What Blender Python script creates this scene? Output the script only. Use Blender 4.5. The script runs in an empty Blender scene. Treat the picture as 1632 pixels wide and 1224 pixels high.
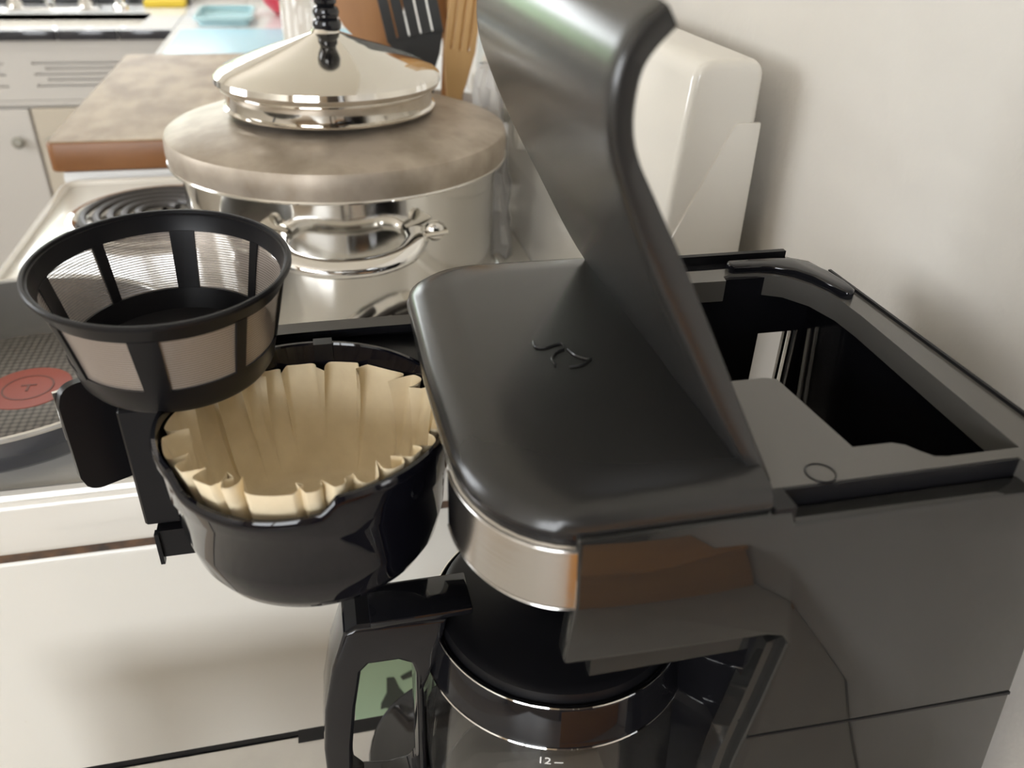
import bpy, bmesh, math, random
from mathutils import Vector, Matrix
random.seed(7)
S = bpy.context.scene
COL = S.collection
Z0 = 1.304            # lens height above the floor; drawing coordinates below have z = 0 at lens height

# ------------------------------------------------------------------ camera
YAW, PIT, ROL, FPX = math.radians(13.7533), math.radians(31.3486), math.radians(1.7924), 1314.86
fw = Vector((math.sin(YAW)*math.cos(PIT), math.cos(YAW)*math.cos(PIT), -math.sin(PIT)))
rt = Vector((math.cos(YAW), -math.sin(YAW), 0)); up = rt.cross(fw)
r2 = math.cos(ROL)*rt + math.sin(ROL)*up; u2 = -math.sin(ROL)*rt + math.cos(ROL)*up
cd = bpy.data.cameras.new('camera'); cam = bpy.data.objects.new('camera', cd); COL.objects.link(cam)
M = Matrix((r2, u2, -fw)).transposed().to_4x4(); M.translation = (0, 0, Z0)
cam.matrix_world = M
cd.sensor_width = 36; cd.lens = FPX/1632*36; cd.clip_start = 0.01
cd.dof.use_dof = True; cd.dof.focus_distance = 0.45; cd.dof.aperture_fstop = 9.0
S.camera = cam

# ------------------------------------------------------------------ world, light, exposure
w = bpy.data.worlds.new('sky'); S.world = w; w.use_nodes = True
bg = w.node_tree.nodes['Background']
bg.inputs[0].default_value = (0.94, 0.97, 1.0, 1); bg.inputs[1].default_value = 9.5
S.view_settings.view_transform = 'Standard'; S.view_settings.look = 'None'
S.view_settings.exposure = 0.44; S.view_settings.gamma = 1.0; S.view_settings.use_curve_mapping = False
S.cycles.use_denoising = True
S.cycles.max_bounces = 12
S.cycles.sample_clamp_indirect = 8

def portal(name, loc, rot, sx, sy):
    l = bpy.data.lights.new(name, 'AREA'); l.shape = 'RECTANGLE'; l.size = sx; l.size_y = sy
    l.cycles.is_portal = True
    o = bpy.data.objects.new(name, l); o.location = loc; o.rotation_euler = rot; COL.objects.link(o)
XL, XR, YB, YF, ZC = -2.40, 0.325, -1.90, 3.32, 2.45     # room
W1 = (-1.40, -0.25, 1.22, 1.98)      # far wall window: x0 x1 z0 z1
W2 = (0.75, 1.85, 1.10, 2.05)        # left wall window: y0 y1 z0 z1
W3 = (-2.10, -0.60, 0.90, 2.10)      # rear wall window: x0 x1 z0 z1
portal('portal_far', ((W1[0]+W1[1])/2, YF+.05, (W1[2]+W1[3])/2), (math.radians(-90), 0, 0), W1[1]-W1[0], W1[3]-W1[2])
portal('portal_left', (XL-.05, (W2[0]+W2[1])/2, (W2[2]+W2[3])/2), (math.radians(90), 0, math.radians(-90)), W2[1]-W2[0], W2[3]-W2[2])
portal('portal_rear', ((W3[0]+W3[1])/2, YB-.05, (W3[2]+W3[3])/2), (math.radians(90), 0, 0), W3[1]-W3[0], W3[3]-W3[2])

# ------------------------------------------------------------------ materials
def mat(name, col, rough=.5, metal=0, spec=.5, noise=None, bump=None, coat=0, trans=0, ior=1.5, alpha=1, sss=0, stretch=None):
    m = bpy.data.materials.new(name); m.use_nodes = True
    nt = m.node_tree; p = nt.nodes['Principled BSDF']
    p.inputs['Base Color'].default_value = (*col, 1); p.inputs['Roughness'].default_value = rough
    p.inputs['Metallic'].default_value = metal; p.inputs['Specular IOR Level'].default_value = spec
    p.inputs['Coat Weight'].default_value = coat; p.inputs['Transmission Weight'].default_value = trans
    p.inputs['IOR'].default_value = ior; p.inputs['Alpha'].default_value = alpha
    if sss: p.inputs['Subsurface Weight'].default_value = sss; p.inputs['Subsurface Radius'].default_value = (.01, .006, .003)
    if noise or bump:
        tc = nt.nodes.new('ShaderNodeTexCoord'); mp = nt.nodes.new('ShaderNodeMapping')
        nt.links.new(tc.outputs['Object'], mp.inputs[0])
        if stretch: mp.inputs['Scale'].default_value = stretch
    if noise:            # (scale, colour2, lo, hi, detail)
        n = nt.nodes.new('ShaderNodeTexNoise'); n.inputs['Scale'].default_value = noise[0]; n.inputs['Detail'].default_value = noise[4] if len(noise) > 4 else 6
        cr = nt.nodes.new('ShaderNodeValToRGB')
        cr.color_ramp.elements[0].position = noise[2]; cr.color_ramp.elements[1].position = noise[3]
        cr.color_ramp.elements[0].color = (*noise[1], 1); cr.color_ramp.elements[1].color = (*col, 1)
        nt.links.new(mp.outputs[0], n.inputs['Vector']); nt.links.new(n.outputs['Fac'], cr.inputs[0])
        nt.links.new(cr.outputs[0], p.inputs['Base Color'])
    if bump:             # (scale, strength, distance)
        n2 = nt.nodes.new('ShaderNodeTexNoise'); n2.inputs['Scale'].default_value = bump[0]; n2.inputs['Detail'].default_value = 4
        b = nt.nodes.new('ShaderNodeBump'); b.inputs['Strength'].default_value = bump[1]; b.inputs['Distance'].default_value = bump[2]
        nt.links.new(mp.outputs[0], n2.inputs['Vector']); nt.links.new(n2.outputs['Fac'], b.inputs['Height']); nt.links.new(b.outputs[0], p.inputs['Normal'])
    return m

M_WALL = mat('wall_paint', (.66, .63, .585), .55, noise=(2.2, (.635, .60, .55), .35, .65), bump=(38, .35, .004))
M_WALL2 = mat('room_paint', (.74, .70, .63), .7)
M_WALL3 = mat('rear_paint', (.46, .36, .26), .7)
M_CEIL = mat('ceiling_paint', (.80, .74, .65), .8)
M_FLOOR = mat('floor_lino', (.42, .36, .29), .4, noise=(6, (.36, .30, .24), .3, .7))
M_ENAMEL = mat('white_enamel', (.80, .77, .71), .16, coat=.3)
M_ENAMEL_S = mat('white_enamel_spotted', (.80, .775, .715), .22, noise=(26, (.60, .53, .36), .235, .275, 3))
M_RUST = mat('greasy_gap', (.16, .09, .05), .7, noise=(60, (.05, .04, .035), .35, .65))
M_BLACKG = mat('black_gloss_plastic', (.009, .009, .011), .06, spec=.5)
M_SIDE = mat('charcoal_gloss_plastic', (.018, .018, .0175), .05, spec=.6)
M_RIM = mat('grey_black_plastic', (.105, .10, .093), .12, spec=.6)
M_MATTE = mat('black_satin_plastic', (.022, .0215, .021), .25, spec=.5)
M_BASKET = mat('basket_black_gloss', (.005, .005, .008), .04, spec=.42)
M_DKPL = mat('black_plastic', (.006, .006, .0075), .36, spec=.28)
M_STEEL = mat('brushed_steel', (.66, .64, .62), .19, 1, bump=(300, .12, .0004), stretch=(.06, .06, 2))
M_CHROME = mat('chrome', (.80, .79, .77), .05, 1)
M_POT = mat('polished_steel', (.66, .64, .60), .10, 1, bump=(9, .05, .01))
M_ALU = mat('dull_aluminium', (.47, .41, .345), .50, .75, noise=(24, (.32, .27, .215), .36, .62, 12), bump=(90, .15, .001))
M_CHROMELID = mat('chrome_lid', (.74, .71, .66), .07, 1, bump=(5, .04, .01))
M_WATER = mat('clear_window', (.93, .93, .93), .15, trans=.9, ior=1.15)
M_PAPER = mat('brown_filter_paper', (.92, .79, .56), .85, noise=(55, (.79, .66, .45), .3, .68, 8), bump=(260, .25, .0006), sss=.0)
M_WOOD = mat('butcher_block', (.43, .335, .225), .6, spec=.25, noise=(20, (.28, .20, .125), .38, .60, 12), stretch=(1, .5, 1))
M_WOODD = mat('board_edge', (.25, .105, .034), .4, noise=(8, (.19, .075, .022), .3, .7), stretch=(1, 3, 3))
M_BOX = mat('brown_wood', (.85, .36, .04), .4, noise=(9, (.72, .28, .03), .3, .7), stretch=(1, 1, 6))
M_UT1 = mat('utensil_beech', (.60, .38, .17), .5, noise=(30, (.50, .30, .12), .3, .7), stretch=(1, 1, .2))
M_UT2 = mat('utensil_brown', (.40, .19, .065), .5, noise=(30, (.32, .14, .045), .3, .7), stretch=(1, 1, .2))
M_UT3 = mat('utensil_charcoal', (.035, .037, .04), .5)
M_TABLE = mat('table_laminate', (.55, .52, .47), .35, noise=(40, (.50, .47, .43), .3, .7))
M_GREEN = mat('mint_card', (.50, .70, .50), .5)
M_GREY = mat('dark_print', (.06, .075, .065), .6)
M_PANOUT = mat('pan_outside', (.045, .05, .065), .25)
M_PANIN = mat('pan_nonstick', (.085, .082, .078), .42)
M_PANRIM = mat('pan_rim', (.75, .74, .70), .2, .6)
M_RED = mat('red_spot', (.34, .075, .055), .5)
M_RED2 = mat('red_spot_line', (.17, .06, .05), .5)
M_COIL = mat('burner_coil', (.045, .04, .038), .45, .3)
M_CAB = mat('cabinet_paint', (.56, .53, .49), .45)
M_CAB2 = mat('cabinet_paint_cream', (.54, .48, .39), .45)
M_KNOB = mat('knob_pewter', (.35, .34, .30), .35, .7)
M_TILEB = mat('black_tile', (.03, .03, .035), .15)
M_TILEW = mat('white_tile', (.80, .81, .82), .10)
M_SKYREFL = mat('painted_sky_reflection', (.40, .68, .82), .25)  # sky reflection on the worktop, given as a surface colour
M_YEL = mat('yellow_sponge', (.72, .52, .05), .8)
M_PINK = mat('red_plastic', (.70, .06, .10), .3)
M_PINK2 = mat('pink_plastic', (.80, .40, .45), .3)
M_TEAL = mat('teal_plastic', (.45, .66, .70), .2)
M_GLASS = mat('clear_glass', (1, 1, 1), .01, trans=1, ior=1.47)
M_BAG = mat('clear_bag', (.85, .84, .83), .18, trans=.55, ior=1.08)
M_WHITE = mat('white_print', (.85, .85, .83), .6)
M_LEAF = mat('foliage', (.30, .40, .25), .8, noise=(4, (.16, .24, .12), .35, .65))
M_WALNUT = mat('walnut', (.055, .035, .025), .4)
M_CROCK = mat('crock_glaze', (.55, .52, .48), .2)

# wire cloth: fine woven metal, holes between the wires
def wire_mat():
    m = bpy.data.materials.new('wire_mesh'); m.use_nodes = True
    nt = m.node_tree; p = nt.nodes['Principled BSDF']
    p.inputs['Base Color'].default_value = (.54, .47, .42, 1); p.inputs['Metallic'].default_value = .6; p.inputs['Roughness'].default_value = .42
    tc = nt.nodes.new('ShaderNodeTexCoord')
    n = nt.nodes.new('ShaderNodeTexNoise'); n.inputs['Scale'].default_value = 45
    b = nt.nodes.new('ShaderNodeBump'); b.inputs['Strength'].default_value = .35; b.inputs['Distance'].default_value = .004
    wv = nt.nodes.new('ShaderNodeTexWave'); wv.bands_direction = 'Z'; wv.inputs['Scale'].default_value = 260; wv.inputs['Distortion'].default_value = 2.0; wv.inputs['Detail Scale'].default_value = .3
    mr = nt.nodes.new('ShaderNodeMapRange'); mr.inputs['To Min'].default_value = .42; mr.inputs['To Max'].default_value = .95
    nt.links.new(tc.outputs['Object'], n.inputs['Vector']); nt.links.new(n.outputs['Fac'], b.inputs['Height']); nt.links.new(b.outputs[0], p.inputs['Normal'])
    nt.links.new(tc.outputs['Object'], wv.inputs['Vector']); nt.links.new(wv.outputs['Fac'], mr.inputs['Value']); nt.links.new(mr.outputs[0], p.inputs['Alpha'])
    return m
M_WIRE = wire_mat()

# ------------------------------------------------------------------ mesh helpers (drawing coordinates)
ORI = {}
class MB:
    def __init__(s): s.bm = bmesh.new()
    def quadgrid(s, rows, close_u=False, close_v=False):
        vs = [[s.bm.verts.new(p) for p in r] for r in rows]
        nr, nc = len(vs), len(vs[0])
        for i in range(nr if close_v else nr-1):
            for j in range(nc if close_u else nc-1):
                try: s.bm.faces.new((vs[i][j], vs[i][(j+1) % nc], vs[(i+1) % nr][(j+1) % nc], vs[(i+1) % nr][j]))
                except ValueError: pass
        return vs
    def box(s, x0, x1, y0, y1, z0, z1):
        v = [s.bm.verts.new((x, y, z)) for z in (z0, z1) for y in (y0, y1) for x in (x0, x1)]
        for f in ((0, 2, 3, 1), (4, 5, 7, 6), (0, 1, 5, 4), (2, 6, 7, 3), (0, 4, 6, 2), (1, 3, 7, 5)):
            s.bm.faces.new([v[i] for i in f])
        return s
    def prism(s, poly, axis, a, b):
        """poly in the plane across axis, extruded a..b.  axis y: (x,z); z: (x,y); x: (y,z)"""
        def P(q, t): return {'y': (q[0], t, q[1]), 'z': (q[0], q[1], t), 'x': (t, q[0], q[1])}[axis]
        A = [s.bm.verts.new(P(q, a)) for q in poly]; B = [s.bm.verts.new(P(q, b)) for q in poly]
        n = len(poly)
        s.bm.faces.new(A); s.bm.faces.new(B[::-1])
        for i in range(n): s.bm.faces.new((A[i], B[i], B[(i+1) % n], A[(i+1) % n]))
        return s
    def lathe(s, prof, cx, cy, n=64, cap0=False, cap1=False, a0=0, a1=None, axis=None):
        full = a1 is None; a1 = a0+2*math.pi if full else a1
        m = n if full else n+1
        rows = []
        for r, z in prof:
            rows.append([(cx+r*math.cos(a0+(a1-a0)*k/n), cy+r*math.sin(a0+(a1-a0)*k/n), z) for k in range(m)])
        v = s.quadgrid(rows, close_u=full)
        if cap0: s.bm.faces.new(v[0][::-1])
        if cap1: s.bm.faces.new(v[-1])
        return s
    def tube(s, pts, r, n=8, caps=True, flat=1.0, closed=False):
        pts = [Vector(p) for p in pts]; rows = []; N = len(pts)
        rr = r if isinstance(r, (list, tuple)) else [r]*N
        prev = None
        for i, p in enumerate(pts):
            if closed: t = (pts[(i+1) % N]-pts[i-1]).normalized()
            else: t = (pts[min(i+1, N-1)]-pts[max(i-1, 0)]).normalized()
            ref = Vector((0, 0, 1)) if abs(t.z) < .95 else Vector((0, 1, 0))
            if prev is None: a = t.cross(ref).normalized()
            else: a = (prev-t*prev.dot(t)).normalized()
            prev = a; b = t.cross(a)
            rows.append([p+a*math.cos(2*math.pi*k/n)*rr[i]+b*math.sin(2*math.pi*k/n)*rr[i]*flat for k in range(n)])
        v = s.quadgrid(rows, close_u=True, close_v=closed)
        if caps and not closed: s.bm.faces.new(v[0][::-1]); s.bm.faces.new(v[-1])
        return s
    def bevel(s, wd, seg=2, ang=30):
        bmesh.ops.recalc_face_normals(s.bm, faces=s.bm.faces)
        es = [e for e in s.bm.edges if len(e.link_faces) == 2 and e.calc_face_angle(0) > math.radians(ang)]
        bmesh.ops.bevel(s.bm, geom=es, offset=wd, segments=seg, affect='EDGES', profile=.5, clamp_overlap=True)
        return s
    def rot(s, about, ax, deg):
        bmesh.ops.rotate(s.bm, cent=about, matrix=Matrix.Rotation(math.radians(deg), 3, ax), verts=s.bm.verts); return s
    def build(s, name, m, parent=None, at=None, sharp=35, recalc=True):
        if recalc: bmesh.ops.recalc_face_normals(s.bm, faces=s.bm.faces)
        o0 = ORI[parent.name] if parent else Vector(at if at else (0, 0, -Z0))
        for v in s.bm.verts: v.co = v.co-o0
        me = bpy.data.meshes.new(name); s.bm.to_mesh(me); s.bm.free()
        for p in me.polygons: p.use_smooth = True
        me.set_sharp_from_angle(angle=math.radians(sharp))
        me.materials.append(m)
        o = bpy.data.objects.new(name, me); COL.objects.link(o)
        if parent: o.parent = parent
        else: o.location = (o0.x, o0.y, o0.z+Z0)
        ORI[o.name] = o0
        return o
def thing(name, label, cat, at, group=None):
    o = bpy.data.objects.new(name, None); COL.objects.link(o); o.empty_display_size = .03
    o.location = (at[0], at[1], at[2]+Z0); ORI[o.name] = Vector(at)
    return tag(o, label, cat, group)
def tag(o, label, cat, group=None):
    o['label'] = label; o['category'] = cat
    if group: o['group'] = group
    return o
def struct(o): o['kind'] = 'structure'; return o
def rrect(x0, x1, y0, y1, r, n=6):
    out = []
    for cx, cy, a in ((x1-r, y1-r, 0), (x0+r, y1-r, 90), (x0+r, y0+r, 180), (x1-r, y0+r, 270)):
        for k in range(n+1):
            t = math.radians(a+90*k/n); out.append((cx+r*math.cos(t), cy+r*math.sin(t)))
    return out
def catmull(pts, k=6):
    P = [Vector(p) for p in pts]; P = [2*P[0]-P[1]]+P+[2*P[-1]-P[-2]]; out = []
    for i in range(1, len(P)-2):
        for j in range(k):
            t = j/k; a, b, c, d = P[i-1:i+3]
            out.append(.5*((2*b)+(c-a)*t+(2*a-5*b+4*c-d)*t*t+(3*b-a-3*c+d)*t**3))
    out.append(P[-2]); return out

# ------------------------------------------------------------------ room shell
F0 = -Z0
def wz(z): return z-Z0     # world height -> drawing height
struct(MB().box(XL-.1, XR+.1, YB-.1, YF+.1, F0-.05, F0).build('floor', M_FLOOR))
struct(MB().box(XL-.1, XR+.1, YB-.1, YF+.1, wz(ZC), wz(ZC)+.05).build('ceiling', M_CEIL))
struct(MB().box(XR, XR+.1, YB-.1, YF+.1, F0, wz(ZC)).build('wall_right', M_WALL))
def holed_wall(name, axis, a, b, lo, hi, win):
    mb = MB(); u0, u1, z0, z1 = win; z0, z1 = wz(z0), wz(z1)
    def bx(p, q, r, s_):
        if axis == 'y': mb.box(p, q, a, b, r, s_)
        else: mb.box(a, b, p, q, r, s_)
    bx(lo, u0, F0, wz(ZC)); bx(u1, hi, F0, wz(ZC)); bx(u0, u1, F0, z0); bx(u0, u1, z1, wz(ZC))
    struct(mb.build(name, M_WALL3 if name == 'wall_rear' else M_WALL2))
holed_wall('wall_far', 'y', YF, YF+.1, XL, XR, W1)
holed_wall('wall_left', 'x', XL-.1, XL, YB-.1, YF+.1, W2)
holed_wall('wall_rear', 'y', YB-.1, YB, XL, XR, W3)
def window(name, axis, c, win):
    u0, u1, z0, z1 = win; z0, z1 = wz(z0), wz(z1); t = .045; um = (u0+u1)/2; zm = (z0+z1)/2
    root = MB()
    def bx(mb, p, q, r, s_, d0=-.03, d1=.03):
        if axis == 'y': mb.box(p, q, c+d0, c+d1, r, s_)
        else: mb.box(c+d0, c+d1, p, q, r, s_)
    bx(root, u0, u1, z0, z0+t); bx(root, u0, u1, z1-t, z1); bx(root, u0, u0+t, z0+t, z1-t); bx(root, u1-t, u1, z0+t, z1-t)
    bx(root, um-.02, um+.02, z0+t, z1-t); bx(root, u0+t, um-.02, zm-.015, zm+.015); bx(root, um+.02, u1-t, zm-.015, zm+.015)
    struct(root.build(name, M_ENAMEL))
window('window_1', 'y', YF+.05, W1); window('window_2', 'x', XL-.05, W2); window('window_3', 'y', YB-.05, W3)
# hedge outside the far and left windows
def hedge(x0, x1, y0, y1, h, label, at):
    mb = MB(); n = 40
    def P(u, v):
        x = x0+(x1-x0)*u; y = y0+(y1-y0)*u; z = F0+h*v
        k = .22*math.sin(u*37+v*9)+.18*math.sin(v*23+u*61)+random.uniform(-.12, .12)
        return (x+k*.6, y+k*.6, z+k*.5*(v > .1))
    rows = [[P(i/n, j/14) for i in range(n+1)] for j in range(15)]
    back = [[(p[0]+(at[0]), p[1]+(at[1]), p[2]) for p in r] for r in rows]
    mb.quadgrid(rows); mb.quadgrid(back); mb.quadgrid([rows[-1], back[-1]])
    tag(mb.build('hedge', M_LEAF, at=((x0+x1)/2, (y0+y1)/2, F0)), label, 'hedge')
hedge(-4.0, 1.5, 6.4, 6.4, 2.0, 'tall green hedge standing outside the window over the sink', (0, .6))

# ------------------------------------------------------------------ range (white electric stove)
CT = -.39                                   # cooktop height
st = thing('kitchen_range', 'white enamel electric range with coil burners and rear control panel', 'stove', (-.03, .90, F0))
MB().box(-.342, .290, .533, 1.276, F0+.09, -.449).bevel(.008, 3).build('side_panel_body', M_ENAMEL_S, st)
MB().box(-.335, .285, .535, 1.27, -.452, -.437).build('seam_gap', M_RUST, st)
MB().box(-.30, .27, .55, 1.25, F0, F0+.095).build('toe_kick', M_DKPL, st)
ctop = MB(); ctop.box(-.364, .300, .526, 1.284, -.442, CT); ctop.bevel(.009, 3)
ctop.build('cooktop', M_ENAMEL, st)
# raised lip running round the cooktop edge
lip = MB()
path = [(x, y, CT) for x, y in rrect(-.356, .20, .534, 1.276, .02, 5)]
lip.tube(path, .0055, 8, closed=True); lip.build('cooktop_lip', M_ENAMEL, st)
# oven door, handle and knobs on the room side
dr = MB().box(-.362, -.343, .56, 1.25, F0+.25, -.47).bevel(.006, 2).build('oven_door', M_ENAMEL, st)
MB().tube([(-.395, .62, -.52), (-.395, 1.19, -.52)], .011, 10).box(-.395, -.36, .64, .66, -.528, -.512).box(-.395, -.36, 1.15, 1.17, -.528, -.512).build('door_handle', M_ENAMEL, dr)
MB().box(-.358, -.343, .56, 1.25, F0+.10, F0+.24).bevel(.005, 2).build('storage_drawer', M_ENAMEL, st)
# rear control panel with end cap
def arc2(cx, cz, r, a0, a1, n=6): return [(cx+r*math.cos(math.radians(a0+(a1-a0)*k/n)), cz+r*math.sin(math.radians(a0+(a1-a0)*k/n))) for k in range(n+1)]
prof = [(.303, -.392)]+arc2(.291, -.110, .012, 0, 90)+arc2(.266, -.114, .016, 90, 172)+[(.243, -.20), (.236, -.392)]
bgd = MB(); bgd.prism(prof, 'y', .537, 1.278); bgd.bevel(.006, 3, 40); bgd.build('control_panel', M_ENAMEL, st)
cap = [(.3055, -.391), (.3055, -.140)]+arc2(.2895, -.1455, .0055, 90, 150)+[(.2445, -.232), (.238, -.391)]
bgc = MB(); bgc.prism(cap, 'y', .5352, .5385); bgc.bevel(.0012, 2, 30); bgc.build('end_cap', M_ENAMEL, st)
MB().box(.2395, .2435, .60, 1.22, -.30, -.19).rot((.2415, .9, -.245), 'Y', 1.5).bevel(.001, 1).build('control_fascia', M_ENAMEL, st)
for k in range(5):
    kn = MB(); kn.lathe([(.0, .0), (.019, .0), (.017, .018), (.0, .02)], 0, 0, 20); kn.rot((0, 0, 0), 'Y', -90)
    bmesh.ops.translate(kn.bm, vec=(.238, .66+.13*k, -.245), verts=kn.bm.verts); kn.build('knob', M_ENAMEL, st)
def burner(cx, cy, R, turns):
    dp = MB(); dp.lathe([(R+.014, CT+.0015), (R+.016, CT+.006), (R+.010, CT+.0065), (R+.002, CT+.001), (R-.02, CT-.012), (.02, CT-.014)], cx, cy, 56, cap1=True)
    d = dp.build('drip_pan', M_CHROME, st)
    pts = []; n = int(turns*40)
    for i in range(n+1):
        t = i/n; a = 2*math.pi*turns*t+.6; r = .022+(R-.022)*t; pts.append((cx+r*math.cos(a), cy+r*math.sin(a), CT+.008))
    MB().tube(pts, .0052, 8, flat=.8).build('burner_coil', M_COIL, st)
    MB().box(cx-R, cx+R, cy-.003, cy+.003, CT-.004, CT+.003).box(cx-.003, cx+.003, cy-R, cy+R, CT-.004, CT+.003).build('coil_support', M_CHROME, st)
burner(-.207, 1.118, .099, 4.6)
burner(-.240, .690, .075, 3.6)
burner(.075, .745, .080, 3.6)
burner(.075, 1.120, .075, 3.6)

# ------------------------------------------------------------------ counters, cabinets, sink side
CZ = -.378
cb = thing('base_cabinet', 'white base cabinet under the counter between range and sink', 'cabinet', (-.01, 1.95, F0))
MB().box(-.335, .32, 1.29, 3.30, F0+.1, CZ-.04).build('cabinet_body', M_CAB, cb)
MB().box(-.29, .32, 1.29, 3.30, F0, F0+.1).build('toe_kick', M_DKPL, cb)
for k in range(2):
    y0 = 1.31+.64*k
    d = MB().box(-.352, -.335, y0, y0+.62, F0+.12, CZ-.23).bevel(.003, 1).build('door', M_CAB, cb)
    kb = MB(); kb.lathe([(0, 0), (.006, 0), (.006, .012), (.014, .016), (.014, .022), (0, .027)], 0, 0, 16); kb.rot((0, 0, 0), 'Y', -90)
    bmesh.ops.translate(kb.bm, vec=(-.352, y0+.56, CZ-.29), verts=kb.bm.verts); kb.build('knob', M_KNOB, d)
    MB().box(-.352, -.335, y0, y0+.62, CZ-.215, CZ-.05).bevel(.003, 1).build('drawer', M_CAB, cb)
wt = thing('worktop', 'white tiled worktop running from the range to the far wall', 'worktop', (-.02, 2.3, CZ-.04))
MB().box(-.362, .324, 1.288, 3.318, CZ-.04, CZ-.004).build('slab', M_TILEW, wt)
ty = 1.290
while ty < 3.3:
    for i in range(4):
        x0 = -.362+i*.1725
        MB().box(x0, x0+.1695, ty, min(ty+.1695, 3.318), CZ-.0045, CZ).bevel(.001, 1).build('tile', M_TILEW, wt)
    ty += .1725
sk = thing('sink_cabinet', 'white cabinet below the sink with slotted false front', 'cabinet', (-1.35, 2.95, F0))
SY = 2.632
MB().box(XL+.01, -.365, SY+.012, 3.30, F0+.1, CZ-.2).box(XL+.01, -.365, SY+.012, SY+.03, CZ-.2, CZ-.03).build('cabinet_body', M_CAB, sk)
MB().box(XL+.01, -.365, SY+.06, 3.30, F0, F0+.1).build('toe_kick', M_DKPL, sk)
ff = MB()
rows_z = [-.4635, -.4775, -.4925, -.5075, -.5235]
zprev = CZ-.022
def slots(i): return [(-.746, -.40), (-1.30, -.818)] if i % 2 == 0 else [(-.715, -.40), (-1.33, -.85)]
for i, zr in enumerate(rows_z):
    ff.box(XL+.02, -.37, SY, SY+.014, zr+.003, zprev)
    e = [XL+.02]+sorted(v for s_ in slots(i) for v in s_)+[-.37]
    for a in range(0, len(e), 2): ff.box(e[a], e[a+1], SY, SY+.014, zr-.003, zr+.003)
    zprev = zr-.003
ff.box(XL+.02, -.37, SY, SY+.014, -.562, zprev)
ff.build('slotted_front', M_CAB, sk)
MB().box(XL+.02, -.37, SY-.004, SY+.012, CZ-.05, CZ-.02).box(XL+.02, -.37, SY-.006, SY+.012, -.575, -.563).build('front_rail', M_CAB, sk)
def door_s(x0, x1, m, kx):
    d = MB().box(x0, x1, SY-.008, SY+.01, F0+.12, -.583).bevel(.003, 1).build('door', m, sk)
    kb = MB(); kb.lathe([(0, 0), (.006, 0), (.006, .012), (.015, .016), (.016, .022), (.010, .028), (0, .029)], 0, 0, 18); kb.rot((0, 0, 0), 'X', 90)
    bmesh.ops.translate(kb.bm, vec=(kx, SY-.008, -.672), verts=kb.bm.verts); kb.build('knob', M_KNOB, d)
door_s(-1.16, -.784, M_CAB, -.828); door_s(-.778, -.40, M_CAB2, -.737)
sc_ = thing('sink_counter', 'white tiled sink counter edged with black tiles below the window', 'worktop', (-1.38, 2.97, CZ-.04))
MB().box(XL+.005, -.364, 2.616, 2.70, CZ-.022, CZ).box(XL+.005, -.364, 2.97, 3.318, CZ-.022, CZ).box(XL+.005, -1.35, 2.70, 2.97, CZ-.022, CZ).box(-.46, -.364, 2.70, 2.97, CZ-.022, CZ).build('counter_top', M_TILEW, sc_)
MB().box(-1.35, -.46, 2.70, 2.97, CZ-.19, CZ-.18).box(-1.36, -1.35, 2.69, 2.98, CZ-.19, CZ-.004).box(-.46, -.45, 2.69, 2.98, CZ-.19, CZ-.004).box(-1.35, -.46, 2.69, 2.70, CZ-.19, CZ-.004).box(-1.35, -.46, 2.97, 2.98, CZ-.19, CZ-.004).build('sink_basin', M_ENAMEL, sc_)
x = -.504-.154*12
et = None
while x < -.37:
    x1 = min(x+.151, -.366)
    if x > XL: MB().box(x, x1, 2.604, 2.616, CZ-.024, CZ+.002).bevel(.0025, 2).build('edge_tile', M_TILEB, sc_)
    if x > XL: MB().box(x, x1, 3.16, 3.172, CZ, CZ+.045).bevel(.002, 1).build('back_tile', M_TILEB, sc_)
    x += .154
MB().box(XL+.005, -.364, 3.172, 3.318, CZ, CZ+.043).build('window_ledge', M_TILEW, sc_)
# kitchen tap with two handles, spout and side sprayer on the sink deck
FY = 3.03
tp = thing('kitchen_tap', 'chrome kitchen tap with two handles and spout behind sink', 'tap', (-.75, FY, CZ))
MB().box(-.90, -.62, FY-.025, FY+.025, CZ, CZ+.008).bevel(.003, 2).build('base_plate', M_CHROME, tp)
for hx in (-.862, -.662):
    MB().lathe([(.024, CZ+.008), (.022, CZ+.02), (.014, CZ+.03), (.013, CZ+.045), (.021, CZ+.055), (.023, CZ+.09), (.015, CZ+.098), (0, CZ+.1)], hx, FY, 24).build('handle', M_CHROME, tp)
MB().tube(catmull([(-.762, FY, CZ+.005), (-.762, FY, CZ+.08), (-.762, FY-.01, CZ+.18), (-.762, FY-.07, CZ+.225), (-.762, FY-.14, CZ+.20), (-.762, FY-.16, CZ+.15)], 6), .014, 14).build('spout', M_CHROME, tp)
sp = thing('sink_sprayer', 'slim chrome side sprayer standing right of the tap handles', 'sprayer', (-.562, FY, CZ))
MB().lathe([(.0, CZ), (.024, CZ), (.022, CZ+.012), (.013, CZ+.02), (.013, CZ+.05)], -.562, FY, 24).build('holder', M_CHROME, sp)
MB().lathe([(.012, CZ+.045), (.015, CZ+.06), (.013, CZ+.11), (.018, CZ+.15), (0, CZ+.155)], -.562, FY, 24).build('spray_head', M_CHROME, sp)
sg = MB().box(-.50, -.375, 3.07, 3.15, CZ+.0005, CZ+.022).bevel(.004, 2)
tag(sg.build('sponge', M_YEL, at=(-.44, 3.11, CZ)), 'yellow sponge lying on the sink deck by the black back tiles', 'sponge')
mt = MB(); mt.prism(rrect(-.34, .22, 2.03, 2.60, .02), 'z', CZ+.0003, CZ+.004); mt.bevel(.001, 1, 60)  # thin blue sheet added in place of the sky reflected in the tiles
tag(mt.build('sky_reflection_sheet', M_SKYREFL, at=(-.05, 2.3, CZ)), 'pale blue sheet painted as sky reflection on the worktop', 'reflection')
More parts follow.
